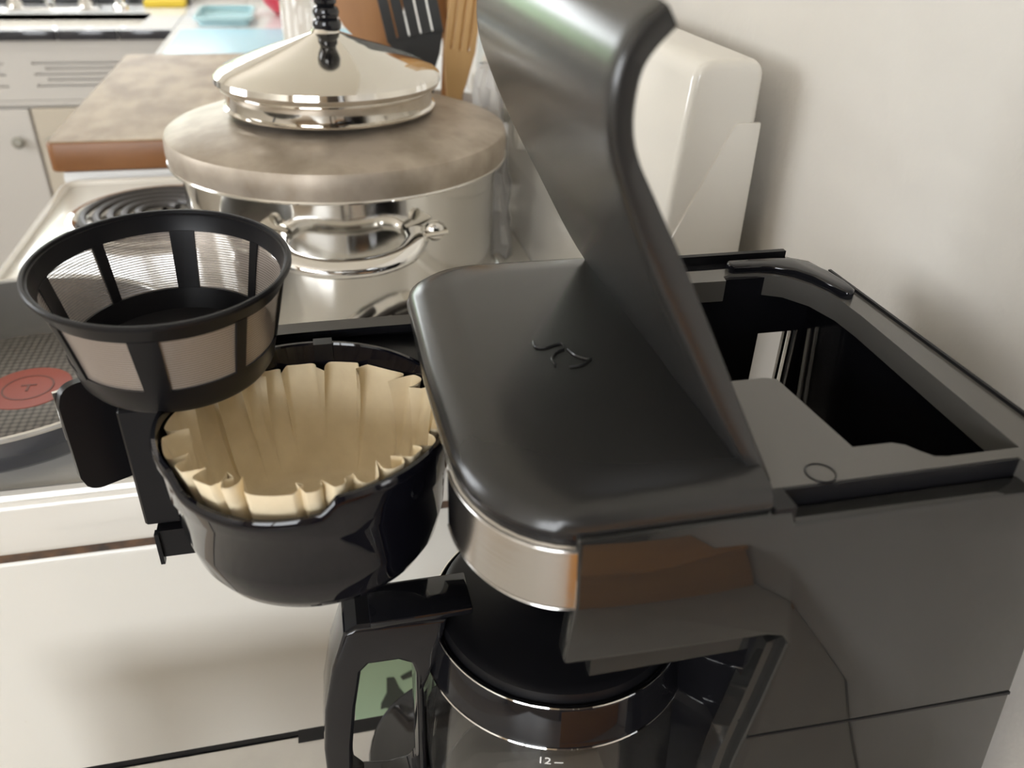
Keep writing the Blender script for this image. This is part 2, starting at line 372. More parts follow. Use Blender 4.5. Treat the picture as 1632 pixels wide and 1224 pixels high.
bw = thing('plastic_bowl', 'red plastic bowl with pink rim at the far end of the worktop', 'bowl', (-.045, 2.93, CZ))
MB().lathe([(0, CZ+.0005), (.045, CZ+.0005), (.075, CZ+.03), (.09, CZ+.06), (.086, CZ+.06), (.07, CZ+.03), (.04, CZ+.006), (0, CZ+.006)], -.045, 2.93, 40).build('bowl_body', M_PINK, bw)
MB().lathe([(.0885, CZ+.052), (.098, CZ+.056), (.098, CZ+.070), (.088, CZ+.070), (.0885, CZ+.052)], -.045, 2.93, 40).build('bowl_rim', M_PINK2, bw)
ty_ = MB(); ty_.prism(rrect(-.30, -.16, 2.68, 2.92, .02), 'z', CZ+.0003, CZ+.006)
ty_.tube([(a, b, CZ+.02) for a, b in rrect(-.31, -.15, 2.67, 2.93, .03)], .006, 6, closed=True)
ri = rrect(-.30, -.16, 2.68, 2.92, .02); ro = rrect(-.31, -.15, 2.67, 2.93, .03)
ty_.quadgrid([[(a, b, CZ+.006) for a, b in ri], [(a, b, CZ+.02) for a, b in ro]], close_u=True)
tag(ty_.build('shallow_tray', M_TEAL, at=(-.23, 2.8, CZ)), 'shallow pale teal plastic tray on the worktop beside the red bowl', 'tray')

# thick wooden board
bd = thing('butcher_block_board', 'thick wooden butcher block board lying beyond the coil burner', 'cutting board', (-.1, 1.64, CZ))
mb = MB(); mb.prism(rrect(-.378, .17, 1.291, 1.985, .012), 'z', CZ+.0005, CZ+.043); mb.bevel(.004, 2, 50); mb.build('board_body', M_WOODD, bd)
bt_ = MB(); bt_.prism(rrect(-.3755, .1675, 1.2935, 1.9825, .011), 'z', CZ+.0405, CZ+.0439); bt_.bevel(.0008, 1, 50); bt_.build('board_top', M_WOOD, bd)
gb = MB(); gb.lathe([(0, 0.0005), (.032, .0005), (.035, .006), (.035, .13), (.028, .16), (.013, .185), (.012, .23), (.015, .232), (.015, .245), (.009, .245), (.009, .185), (.024, .155), (.031, .125), (.031, .01), (0, .008)], 0, 0, 32)
bmesh.ops.translate(gb.bm, vec=(-.015, 1.93, CZ+.044), verts=gb.bm.verts)
tag(gb.build('glass_bottle', M_GLASS, at=(-.015, 1.93, CZ+.044)), 'clear glass bottle standing on the wooden board behind the pot', 'bottle')

# ------------------------------------------------------------------ stock pot, its lid and the chrome lid on top
PX, PY = .024, .868
PB = CT+.0135
pt = thing('stock_pot', 'wide polished steel stock pot with side grip handles', 'pot', (PX, PY, PB))
MB().lathe([(0, PB), (.147, PB), (.154, PB+.006), (.1565, PB+.02), (.158, -.243), (.160, -.2425), (.160, -.2395), (.155, -.2395), (.153, -.25), (.15, PB+.01), (0, PB+.006)], PX, PY, 96).build('pot_wall', M_POT, pt)
for ang in (-92, 88):
    a = math.radians(ang)
    def L(t, out, z):     # along the rim, outward, up
        return (PX+math.cos(a)*(.158+out)-math.sin(a)*t, PY+math.sin(a)*(.158+out)+math.cos(a)*t, z)
    h = MB()
    h.tube(catmull([L(-.061, -.004, -.276), L(-.060, .014, -.277), L(-.048, .034, -.281), L(-.025, .043, -.285), (L(0, .045, -.286)), L(.025, .043, -.285), L(.048, .034, -.281), L(.060, .014, -.277), L(.061, -.004, -.276)], 5), .0105, 14, flat=.75)
    g = h.build('grip_handle', M_CHROME, pt)
    for s_ in (-1, 1):
        b = MB(); q = L(s_*.078, .001, -.272); b.lathe([(0, -.003), (.009, -.003), (.0085, .003), (.005, .0055), (0, .006)], 0, 0, 18)
        b.rot((0, 0, 0), 'Y', 90); b.rot((0, 0, 0), 'Z', ang); bmesh.ops.translate(b.bm, vec=q, verts=b.bm.verts); b.build('rivet', M_POT, g)
        pl = MB(); pl.tube([L(s_*.055, .0005, -.274), L(s_*.088, -.004, -.272)], .013, 12, flat=.25); pl.build('bracket', M_POT, g)
ld = thing('cooking_cover', 'dull grey aluminium lid covering the wide stock pot', 'lid', (PX, PY, -.2395))
MB().lathe([(.1660, -.2405), (.1682, -.2395), (.1692, -.2300), (.1688, -.2190), (.1675, -.2155), (.1650, -.2138), (.145, -.2072), (.120, -.2020), (.09, -.1975), (0, -.1938), (0, -.197), (.09, -.199), (.12, -.2045), (.155, -.2155), (.1635, -.222), (.1645, -.239), (.1660, -.2405)], PX, PY, 96).build('cover_shell', M_ALU, ld)
MB().tube([(PX+.168*math.cos(t*math.pi/48), PY+.168*math.sin(t*math.pi/48), -.2405) for t in range(96)], .0016, 6, closed=True).build('rolled_rim', M_POT, ld)
LX, LY = .0175, .862
cl = thing('chrome_lid', 'chrome cone lid with black finial resting on the aluminium lid', 'lid', (LX, LY, -.1945))
k = .0
MB().lathe([(.098, -.1940), (.1015, -.1935), (.1025, -.1915), (.0995, -.1895), (.0995, -.1785), (.1005, -.176), (.1055, -.173), (.1085, -.168), (.1075, -.163), (.102, -.1585), (.085, -.151), (.055, -.1405), (.03, -.1325), (.014, -.127), (.012, -.1235), (0, -.1235)], LX, LY, 96).build('lid_shell', M_CHROMELID, cl)
fin = [(.0, -.1245), (.0125, -.1245), (.0135, -.120), (.0125, -.1165), (.0100, -.1155), (.0118, -.1125), (.0125, -.109), (.0112, -.1055), (.0082, -.104), (.0105, -.1015), (.0105, -.0985), (.0085, -.0965), (.0125, -.091), (.0155, -.083), (.0155, -.072), (.012, -.064), (.006, -.060), (0, -.0595)]
MB().lathe(fin, LX+.002, LY, 28).build('finial', M_BLACKG, cl)

# ------------------------------------------------------------------ frying pan
FX, FYP = -.262, .655
FB = CT+.0125
fp = thing('frying_pan', 'dark non-stick frying pan on the near front burner', 'pan', (FX, FYP, FB))
MB().lathe([(0, FB), (.100, FB), (.112, FB+.002), (.122, FB+.010), (.1385, FB+.040), (.1425, FB+.046)], FX, FYP, 96).build('pan_body', M_PANOUT, fp)
def pan_inner():
    m = bpy.data.materials.new('pan_nonstick_textured'); m.use_nodes = True
    nt = m.node_tree; p = nt.nodes['Principled BSDF']; p.inputs['Roughness'].default_value = .38
    tc = nt.nodes.new('ShaderNodeTexCoord'); v = nt.nodes.new('ShaderNodeTexVoronoi'); v.inputs['Scale'].default_value = 170; v.inputs['Randomness'].default_value = .08
    cr = nt.nodes.new('ShaderNodeValToRGB'); cr.color_ramp.elements[0].color = (.20, .185, .17, 1); cr.color_ramp.elements[1].color = (.055, .053, .05, 1)
    cr.color_ramp.elements[0].position = .25; cr.color_ramp.elements[1].position = .6
    b = nt.nodes.new('ShaderNodeBump'); b.inputs['Strength'].default_value = .3; b.inputs['Distance'].default_value = .0005
    nt.links.new(tc.outputs['Object'], v.inputs['Vector']); nt.links.new(v.outputs['Distance'], cr.inputs[0]); nt.links.new(cr.outputs[0], p.inputs['Base Color'])
    nt.links.new(v.outputs['Distance'], b.inputs['Height']); nt.links.new(b.outputs[0], p.inputs['Normal'])
    return m
MB().lathe([(.140, FB+.046), (.136, FB+.040), (.119, FB+.012), (.109, FB+.0062), (.104, FB+.0056)], FX, FYP, 96).build('pan_wall_inner', M_PANIN, fp)
MB().lathe([(.1045, FB+.0054), (.104, FB+.0057), (0, FB+.0057)], FX, FYP, 72).build('cooking_surface', pan_inner(), fp)
MB().tube([(FX+.1413*math.cos(t*math.pi/60), FYP+.1413*math.sin(t*math.pi/60), FB+.0462) for t in range(120)], .0024, 8, closed=True).build('rim', M_PANRIM, fp)
spx, spy, sz = FX+.008, FYP+.004, FB+.0058
sd = MB().lathe([(0, sz+.0004), (.033, sz+.0004), (.0335, sz)], spx, spy, 48).build('heat_spot', M_RED, fp)
MB().lathe([(.0185, sz+.0005), (.0185, sz+.0007), (.0200, sz+.0007), (.0200, sz+.0005)], spx, spy, 48).build('spot_ring', M_RED2, sd)
MB().box(spx-.006, spx+.006, spy+.0025, spy+.0045, sz+.0004, sz+.0008).box(spx-.001, spx+.001, spy-.006, spy+.0025, sz+.0004, sz+.0008).build('spot_mark', M_RED2, sd)
ph = MB(); ph.tube(catmull([(FX-.130, FYP-.03, FB+.036), (FX-.17, FYP-.045, FB+.048), (FX-.23, FYP-.062, FB+.062), (FX-.31, FYP-.085, FB+.066)], 6), [.009]*4+[.012]*8+[.013]*7, 12, flat=.6); ph.build('pan_handle', M_DKPL, fp)

# ------------------------------------------------------------------ utensils in a crock behind the pot
UX, UY = .165, 1.165
cr_ = MB(); cr_.lathe([(0, CT+.0145), (.062, CT+.0145), (.068, CT+.02), (.070, CT+.13), (.066, CT+.13), (.063, CT+.03), (0, CT+.028)], UX, UY, 40)
tag(cr_.build('utensil_crock', M_CROCK, at=(UX, UY, CT)), 'glazed crock holding cooking utensils behind the stock pot', 'crock')
def utensil(name, label, outline, thick, m, base, top_x, top_y, H, holes=()):
    """outline: half-width samples (t 0..1, halfwidth) along its length; leans from base to top"""
    mb = MB(); Lr = []
    for t, hw in outline: Lr.append((t, hw))
    p0 = Vector(base); p1 = Vector((top_x, top_y, base[2]+H)); ax = (p1-p0); 
    side = Vector((1, -.10, 0)); side = (side-ax*side.dot(ax)/ax.length_squared).normalized(); nrm = ax.cross(side).normalized()
    rows = []
    for t, hw in Lr:
        c = p0+ax*t; th = thick
        rows.append([c-side*hw-nrm*th*.5, c-side*hw*.6-nrm*th, c+side*hw*.6-nrm*th, c+side*hw-nrm*th*.5, c+side*hw+nrm*th*.5, c+side*hw*.6+nrm*th, c-side*hw*.6+nrm*th, c-side*hw+nrm*th*.5])
    v = mb.quadgrid(rows, close_u=True); mb.bm.faces.new(v[0][::-1]); mb.bm.faces.new(v[-1])
    o = mb.build(name, m, at=base); tag(o, label, 'utensil', 'utensils in the crock'); return o, p0, ax, side, nrm
B0 = CT+.031
utensil('wooden_spoon', 'broad brown wooden spoon left of the black turner', [(0, .007), (.35, .008), (.45, .022), (.55, .042), (.66, .052), (.86, .054), (.96, .042), (1, .02)], .004, M_UT2, (.145, 1.185, B0), .045, 1.24, .36)
utensil('wooden_spatula', 'reddish brown wooden spatula between the black turner and the fork', [(0, .007), (.45, .008), (.55, .015), (.70, .026), (.98, .030), (1, .027)], .004, M_UT2, (.175, 1.180, B0), .205, 1.215, .37)
utensil('wooden_paddle', 'honey coloured wooden paddle at the right behind the fork', [(0, .007), (.42, .009), (.55, .020), (.70, .027), (.95, .028), (1, .018)], .004, mat('utensil_honey', (.52, .29, .10), .5), (.185, 1.165, B0), .222, 1.20, .36)
def tined(name, label, m, base, top, n, w_tine, gap, shaft_t, head, hw):
    p0 = Vector(base); p1 = Vector(top); ax = p1-p0
    side = Vector((1, -.10, 0)); side = (side-ax*side.dot(ax)/ax.length_squared).normalized(); nrm = ax.cross(side).normalized()
    root = thing(name, label, 'utensil', base, 'utensils in the crock')
    def slab(rows, th):
        mb = MB(); R = []
        for t, a, b in rows:
            c = p0+ax*t; R.append([c+side*a-nrm*th, c+side*b-nrm*th, c+side*b+nrm*th, c+side*a+nrm*th])
        v = mb.quadgrid(R, close_u=True); mb.bm.faces.new(v[0][::-1]); mb.bm.faces.new(v[-1]); return mb
    slab([(0, -.006, .006), (shaft_t, -.008, .008), (shaft_t+.08, -hw*.7, hw*.7), (head, -hw, hw)], .003).bevel(.001, 1).build('handle_blade', m, root)
    tot = 2*hw; tw = (tot-gap*(n-1))/n
    for i in range(n):
        a = -hw+i*(tw+gap); slab([(head-.01, a, a+tw), (.97, a, a+tw), (1, a+tw*.2, a+tw*.8)], .003).bevel(.0008, 1).build('tine', m, root)
tined('wooden_fork', 'pale wooden fork with four tines at the right of the crock', M_UT1, (.17, 1.135, B0), (.218, 1.120, B0+.37), 4, .008, .0035, .27, .46, .0205)
tined('slotted_turner', 'charcoal black slotted turner leaning behind the chrome lid', M_UT3, (.175, 1.15, B0), (.100, 1.130, B0+.36), 5, .01, .0022, .36, .52, .037)
bag = MB(); rows = []
for j in range(12):
    t = j/11; z = CT+.0015+.205*t; r = .048*(1-.55*t)+.004*math.sin(j*2.1)
    rows.append([(.203+.05*t*0+(r+.008*math.sin(5*a*.26+j*.9))*math.cos(a*.2618)*.55, .985+(r*1.6+.010*math.sin(a*1.7+j))*math.sin(a*.2618), z) for a in range(24)])
v = bag.quadgrid(rows, close_u=True); bag.bm.faces.new(v[-1]); bag.bm.faces.new(v[0][::-1])
tag(bag.build('plastic_bag', M_BAG, at=(.203, .985, CT)), 'crumpled clear plastic bag between the stock pot and control panel', 'bag')

# ------------------------------------------------------------------ side table under the coffee maker
TZ = -.52
tb = thing('side_table', 'low grey-white side table with black edge trim next to the range', 'table', (.0, -.1, F0))
MB().box(-.30, .322, -.34, .3905, TZ-.03, TZ).bevel(.002, 1).build('table_top', M_TABLE, tb)
MB().box(-.30, -.052, .3905, .394, TZ-.03, TZ+.0005).box(-.052, .322, .384, .394, TZ-.03, TZ+.001).build('edge_trim', M_DKPL, tb)
for lx in (-.29, .28):
    for ly in (-.33, .35): MB().box(lx, lx+.035, ly, ly+.035, F0, TZ-.03).bevel(.002, 1).build('leg', M_CAB, tb)
wb = thing('wooden_box', 'brown wooden box on the side table by the right wall', 'box', (.21, -.2, TZ))
MB().box(.03, .318, -.30, -.095, TZ+.0005, TZ+.12).bevel(.004, 2).build('box_body', M_BOX, wb)
MB().box(.025, .32, -.305, -.09, TZ+.1205, TZ+.135).bevel(.004, 2).build('box_lid', M_BOX, wb)
cp = thing('blocking_cupboard', 'unseen dark cupboard added to block rear light and darken reflections', 'light blocker', (.1, -1.1, F0))  # out of view, added to block rear light and keep black plastics dark
MB().box(-.12, .318, -1.40, -.78, F0+.06, wz(2.0)).bevel(.004, 1).build('blocker_body', M_WALNUT, cp)
MB().box(-.10, .30, -1.38, -.80, F0, F0+.06).build('plinth', M_DKPL, cp)
for k in range(2):
    x0 = -.114+.216*k
    d = MB().box(x0, x0+.210, -.78, -.762, F0+.08, wz(1.98)).bevel(.003, 1).build('door', M_WALNUT, cp)
    MB().tube([(x0+(.18 if k == 0 else .03), -.745, wz(.95)), (x0+(.18 if k == 0 else .03), -.745, wz(1.15))], .006, 8).build('handle', M_KNOB, d)
gc = thing('mint_card', 'mint green card with dark shapes stuck on the range side', 'card', (.03, .5325, -.70))
MB().box(-.016, .085, .5318, .5330, -.712, -.6225).build('card_sheet', M_GREEN, gc)
bl = [(.017, -.647), (.024, -.648), (.028, -.664), (.037, -.683), (.033, -.690), (.026, -.688), (.021, -.694), (.014, -.689), (.009, -.690), (.010, -.682), (.016, -.668)]
MB().prism(bl, 'y', .5308, .5319).build('printed_shape', M_GREY, gc)
MB().prism([(.030, -.648), (.048, -.638), (.048, -.648), (.032, -.653)], 'y', .5308, .5319).build('printed_shape', M_GREY, gc)

# ------------------------------------------------------------------ coffee maker
cm = thing('coffee_maker', 'black drip coffee maker with raised lid and open swing-out door', 'coffee maker', (.16, .295, TZ))
YN, YFAR = .190, .400
# near side panel: one C-shaped sheet
side = [(.0705, -.1815), (.0715, -.211), (.0690, -.2400), (.150, -.2430)]+[(.1565, -.2450), (.1600, -.2500)]+[(.1555, -.285), (.1500, -.320), (.1440, -.400), (.1420, -.485), (.1420, -.5195), (.302, -.5195), (.299, -.44), (.293, -.37), (.284, -.30), (.273, -.215), (.2688, -.1875), (.1492, -.1875), (.1470, -.1815)]
pn = MB(); pn.prism(side, 'y', YN, YN+.010); pn.bevel(.0014, 2, 40); pn.build('side_panel', M_SIDE, cm)
# far side panel with the water gauge opening
GX0, GX1, GZ0, GZ1 = .2350, .2600, -.300, -.2165
fs = MB()
fs.prism([(.0705, -.1815), (.0715, -.211), (.0690, -.2400), (.150, -.2430), (.1600, -.2500), (.1420, -.485), (.1420, -.5195), (GX0, -.5195), (GX0, -.1815)], 'y', .374, YFAR)
fs.box(GX0, GX1, .374, .380, GZ1, -.1815); fs.box(GX0, GX1, .374, .380, -.5195, GZ0)
fs.prism([(GX1, -.5195), (.302, -.5195), (.293, -.37), (.284, -.30), (.273, -.215), (.2685, -.1815), (GX1, -.1815)], 'y', .374, .380)
fs.build('side_panel', M_BLACKG, cm)
gw = MB().box(GX0, GX1, .376, .379, GZ0, GZ1).build('water_gauge', M_WATER, cm)
MB().box(GX1-.0085, GX1-.0068, .3735, .376, GZ0, GZ1).box(GX1-.0045, GX1-.003, .3735, .376, GZ0, GZ1).build('gauge_rib', M_STEEL, gw)
# back wall, column front and tank floor
MB().prism([(.2620, -.1825), (.2685, -.1825), (.284, -.30), (.302, -.5195), (.290, -.5195), (.2660, -.30)], 'y', YN+.010, .374).build('back_wall', M_BLACKG, cm)
MB().box(.150, .158, YN+.010, .374, -.40, -.19).box(.15, .29, YN+.010, .374, -.42, -.40).build('tank_shell', M_BLACKG, cm)
MB().prism([(.1585, -.2440), (.150, -.32), (.1425, -.485), (.1425, -.5195), (.165, -.5195), (.165, -.244)], 'y', YN+.014, .374).build('column_front', M_BLACKG, cm)
# seam of the base section
MB().prism([(.1530, -.3045), (.2070, -.3070), (.2848, -.3095), (.2850, -.3112), (.2070, -.3082), (.1530, -.3056)], 'y', YN-.0004, YN+.002).build('side_seam', M_DKPL, cm)
# chamfer strip along the column
MB().prism([(.1600, -.2500), (.1555, -.285), (.1500, -.320), (.1440, -.400), (.1420, -.485), (.136, -.485), (.137, -.40), (.1435, -.32), (.149, -.285), (.1535, -.252)], 'y', YN+.004, YN+.014).build('column_chamfer', M_SIDE, cm)
# brew head interior: inner skirt plate, ceiling, shower head
MB().prism([(.0830, -.205), (.0835, -.262), (.1535, -.262), (.1535, -.205)], 'y', YN+.0105, YN+.016).build('inner_skirt', M_SIDE, cm)
MB().prism(rrect(.046, .150, YN+.012, .392, .03), 'z', -.1885, -.182).build('brew_head_ceiling', M_DKPL, cm)
sh = MB(); sh.lathe([(0, -.189), (.028, -.189), (.028, -.205), (.02, -.210), (0, -.210)], .10, .30, 32); sh.build('shower_head', M_DKPL, cm)
# base with warming plate
bs = MB(); bs.prism(rrect(-.005, .16, YN+.002, .398, .06, 10), 'z', -.5195, -.490); bs.bevel(.004, 2, 50); bs.build('base', M_BLACKG, cm)
MB().lathe([(0, -.4862), (.066, -.4862), (.068, -.4885), (.068, -.4895)], .098, .292, 56).build('warming_plate', M_DKPL, cm)

# front outline in plan, near hinge side to far hinge side
def front_outline(ins=0, rear=.1395, n=10):
    x0, y0, y1 = .0355+ins, .1915+ins, .4000-ins
    P = [(rear, y0)]
    def corner(cx, cy, rx, ry, a0, a1):
        return [(cx+rx*math.cos(math.radians(a0+(a1-a0)*k/n)), cy+ry*math.sin(math.radians(a0+(a1-a0)*k/n))) for k in range(n+1)]
    P += corner(x0+.040, y0+.052, .040, .052, 270, 180)
    P += [(x0-.0012, .30)]
    P += corner(x0+.036, y1-.034, .036, .034, 180, 90)
    P += [(rear, y1)]
    return P
# top cover, softly domed satin plastic
cv = MB()
levels = [(.0012, -.1818), (0, -.1795), (.0010, -.1755), (.0040, -.1725), (.0095, -.1708), (.022, -.1699)]
rows = []
for ins, z in levels:
    r = front_outline(ins); rows.append([(a, b, z) for a, b in r])
v = cv.quadgrid(rows); cv.bm.faces.new(v[-1]); cv.bm.faces.new(v[0][::-1])
cv.bm.faces.new([r[0] for r in v]); cv.bm.faces.new([r[-1] for r in v][::-1])
tc_ = cv.build('top_cover', M_MATTE, cm, sharp=50)
# embossed drop-and-swoosh mark on the cover
ez = -.1694
def emb(pts):
    MB().tube(catmull([(a, b, ez) for a, b in pts], 5), .0006, 6).build('embossed_mark', M_MATTE, tc_)
emb([(.0831, .3030), (.0828, .2985), (.0862, .2967), (.0924, .2990), (.0948, .2986), (.0941, .2942)])
emb([(.0941, .2942), (.0904, .2921), (.0872, .2872), (.0871, .2819)])
emb([(.0959, .2939), (.0976, .2881), (.1009, .2847), (.1033, .2843)])
emb([(.1033, .2843), (.0979, .2800), (.0923, .2794)])
# gloss collar just under the cover and the steel band on the near front corner
def strip(name, m, ins, z0, z1, lo, hi, thick=.004, parent=cm):
    P = front_outline(ins); Q = front_outline(ins+thick); P, Q = P[lo:hi], Q[lo:hi]
    mb = MB(); rows = [[(a, b, z1) for a, b in P], [(a, b, z0) for a, b in P], [(a, b, z0) for a, b in Q], [(a, b, z1) for a, b in Q]]
    v = mb.quadgrid(rows, close_v=True)
    mb.bm.faces.new([r[0] for r in v]); mb.bm.faces.new([r[-1] for r in v][::-1])
    return mb.build(name, m, parent)
strip('gloss_collar', M_BLACKG, .0016, -.1865, -.1815, 0, 25)
strip('collar_trim_line', M_CHROME, .0012, -.1876, -.1866, 1, 25)
# steel band: from the front (y about .243) round the corner to the side
def steel_band():
    n = 22; P = []
    ex, ey = .040, .052; x0, y0 = .0358, .1908
    for k in range(n+1):
        a = math.radians(180+84*k/n); P.append((x0+ex+ex*math.cos(a), y0+ey+ey*math.sin(a)))
    mb = MB(); z1, z0, th = -.1872, -.2135, .0035
    def off(p, d):
        cx, cy = x0+ex, y0+ey; u = Vector((p[0]-cx, p[1]-cy)); u.normalize(); return (p[0]-u.x*d, p[1]-u.y*d)
    prof = [(.0008, z1), (0, z1-.0008), (0, z0+.0008), (.0008, z0), (th, z0), (th, z1)]
    rows = [[(*off(p, d), z) for p in P] for d, z in prof]
    v = mb.quadgrid(rows, close_v=True); mb.bm.faces.new([r[0] for r in v]); mb.bm.faces.new([r[-1] for r in v][::-1])
    o = mb.build('steel_band', M_STEEL, cm)
    e = MB(); e.tube([(*off(P[-1], .0002), z1), (*off(P[-1], .0002), z0)], .0005, 6); e.tube([(*off(p, 0), z1) for p in P], .0004, 6); e.tube([(*off(p, 0), z0) for p in P], .0004, 6)
    e.build('band_edge', M_STEEL, o)
    # inner backing of the corner, gloss black
    b = MB(); rows = [[(*off(p, th), z) for p in P] for z in (z1+.006, z0)]; rows2 = [[(*off(p, th+.006), z) for p in P] for z in (z0, z1+.006)]
    v = b.quadgrid(rows+rows2, close_v=True); b.bm.faces.new([r[0] for r in v]); b.bm.faces.new([r[-1] for r in v][::-1])
    b.build('band_backing', M_BLACKG, cm)
steel_band()
# rim plate round the tank opening
hole = [(.1875, .2190), (.2040, .2188), (.2085, .2165), (.2115, .2120), (.2150, .2078), (.2200, .2068), (.2515, .2068), (.2560, .3200), (.2555, .3380), (.2510, .3560), (.2420, .3690), (.2280, .3760), (.2130, .3775), (.2080, .3755), (.2070, .3700), (.1580, .3710), (.1500, .3710), (.1500, .2725), (.1790, .2725), (.1835, .2705)]
outer = [(.1405, .2015), (.2465, .2015), (.2470, .1905), (.2690, .1905), (.2700, .2000), (.2700, .3700), (.2660, .3880), (.2560, .3960), (.2520, .3850), (.1405, .3850)]
def plate(outer, hole, z0, z1):
    mb = MB(); bm = mb.bm
    def loop(P, z):
        vs = [bm.verts.new((a, b, z)) for a, b in P]; return vs, [bm.edges.new((vs[i], vs[(i+1) % len(vs)])) for i in range(len(vs))]
    ov, oe = loop(outer, z1); hv, he = loop(hole, z1)
    bmesh.ops.triangle_fill(bm, edges=oe+he, use_beauty=True)
    for vs in (ov, hv):
        dn = [bm.verts.new((v.co.x, v.co.y, z0)) for v in vs]
        for i in range(len(vs)): bm.faces.new((vs[i], vs[(i+1) % len(vs)], dn[(i+1) % len(vs)], dn[i]))
    return mb
rim = plate(outer, hole, -.192, -.1800)
rm = rim.build('tank_rim', M_RIM, cm)
# grooves beside the rim: floors below, thin outer walls
MB().box(.1405, .2500, YN+.0100, .2015, -.200, -.193).box(.1405, .1485, .1906, .2016, -.190, -.1800).build('groove_floor', M_DKPL, rm)
MB().box(.1405, .2520, .385, .396, -.195, -.188).build('groove_floor', M_DKPL, rm)
MB().box(.1405, .2560, .3960, .3995, -.190, -.1765).build('groove_wall', M_DKPL, rm)
MB().box(.1487, .2464, .2003, .2014, -.197, -.1802).build('groove_dark_strip', M_DKPL, rm)  # black strip added over the grey rim wall to darken the groove
# rounded catch at the far back corner and the tank shelf below the rim
ct = MB(); ct.prism([(.2130, .3800), (.2150, .3780), (.2290, .3770), (.2380, .3740), (.2460, .3680), (.2515, .3590), (.2550, .3480), (.2565, .3400), (.2585, .3370), (.2620, .3370), (.2645, .3400), (.2650, .3500), (.2635, .3640), (.2590, .3760), (.2520, .3840), (.2400, .3860), (.2150, .3860), (.2130, .3840)], 'z', -.1810, -.1750); ct.bevel(.0024, 3, 45); ct.build('corner_catch', M_BLACKG, rm)
MB().box(.1500, .1840, .2005, .2725, -.200, -.192).box(.1790, .1838, .2005, .2725, -.40, -.192).box(.15, .184, .2675, .2722, -.40, -.192).build('tank_shelf', M_BLACKG, rm)
MB().lathe([(.0052, -.1800), (.0052, -.1796), (.0057, -.1796), (.0057, -.1800)], .1665, .2065, 32).build('moulded_ring', M_DKPL, rm)
MB().box(.2690, .2706, .1925, .372, -.1900, -.1785).build('rim_trim', M_DKPL, rm)

# open lid, leaning forward past vertical, with its curled rear lip
fr = [(.1385, -.1790), (.1228, -.1557), (.1046, -.1227), (.0913, -.0984), (.0785, -.0700), (.0738, -.0540), (.0744, -.0393), (.0790, -.0291), (.0856, -.0236)]
bk = [(.1455, -.1788), (.1243, -.1386), (.1058, -.1036), (.0892, -.0739), (.0825, -.0615), (.0802, -.0517), (.0810, -.0409), (.0840, -.0350), (.0891, -.0295)]
frc = [(p.x, p.y) for p in catmull([Vector((a, b, 0)) for a, b in fr], 4)]
bkc = [(p.x, p.y) for p in catmull([Vector((a, b, 0)) for a, b in bk], 4)]
ldm = MB(); Y0, Y1 = .2040, .3945
rowsF = []
for (fx, fz), (bx_, bz) in zip(frc, bkc):
    e = .0035
    dx, dz = bx_-fx, bz-fz; L_ = math.hypot(dx, dz)
    def q(t): return (fx+dx*t, fz+dz*t)
    ring = []
    ring += [(*q(0), Y0+.0080), (*q(.03), Y0+.0040), (*q(.10), Y0+.0014), (*q(.22), Y0+.0002), (*q(.4), Y0), (*q(.9), Y0), (*q(1), Y0+.0006)]
    ring += [(*q(1), Y0+.004), (*q(.55), Y0+.004), (*q(.32), Y0+.012), (*q(.32), Y1-.012), (*q(.55), Y1-.004), (*q(1), Y1-.004)]
    ring += [(*q(1), Y1-.0006), (*q(.9), Y1), (*q(.5), Y1), (*q(.32), Y1-.0003), (*q(.14), Y1-.0022), (*q(.03), Y1-.0065), (*q(0), Y1-.012)]
    rowsF.append([(x, y, z) for x, z, y in ring])
v = ldm.quadgrid(rowsF, close_u=True); ldm.bm.faces.new(v[0][::-1]); ldm.bm.faces.new(v[-1])
lo = ldm.build('lid', M_MATTE, cm, sharp=40)
MB().tube([(.1415, .2055, -.1795), (.1415, .393, -.1795)], .0032, 10).build('hinge_bar', M_BLACKG, lo)

# swing-out door standing open along the far side
dc = [(.046, .3885), (.010, .3885), (-.030, .3875), (-.060, .3825), (-.085, .3740), (-.105, .3635), (-.1265, .3515)]
dcc = [(p.x, p.y) for p in catmull([Vector((a, b, 0)) for a, b in dc], 14)]
def door_wall(name, m, d0, d1, zt, zb, i0=0, i1=None, rnd=0):
    P = dcc[i0:i1]; N = len(P); top = []; bot = []; rows = []
    for i, p in enumerate(P):
        a = Vector(P[max(i-1, 0)]); b = Vector(P[min(i+1, N-1)]); t = (b-a).normalized(); nn = Vector((-t.y, t.x))   # toward the camera side
        k = 0
        if rnd:
            d = (Vector(P[-1])-Vector(p)).length
            if d < rnd: k = rnd-math.sqrt(max(rnd*rnd-(rnd-d)**2, 0))
        A = Vector(p)+nn*d0; B = Vector(p)+nn*d1
        rows.append([(A.x, A.y, zt-k), (A.x, A.y, zb+k), (B.x, B.y, zb+k), (B.x, B.y, zt-k)])
    mb = MB(); v = mb.quadgrid(rows, close_u=True); mb.bm.faces.new(v[0][::-1]); mb.bm.faces.new(v[-1])
    return mb.build(name, m, cm if isinstance(m, bpy.types.Material) else None)
ZT, ZB = -.1985, -.257
swd = door_wall('swing_door', M_DKPL, 0, .0045, ZT, ZB, rnd=.009)
o = door_wall('door_steel_face', M_STEEL, -.0022, -.0004, ZT-.004, ZT-.03, 8); o.parent = swd
o = door_wall('door_top_rail', M_BLACKG, -.003, .008, ZT+.0022, ZT-.002, 0, 56); o.parent = swd
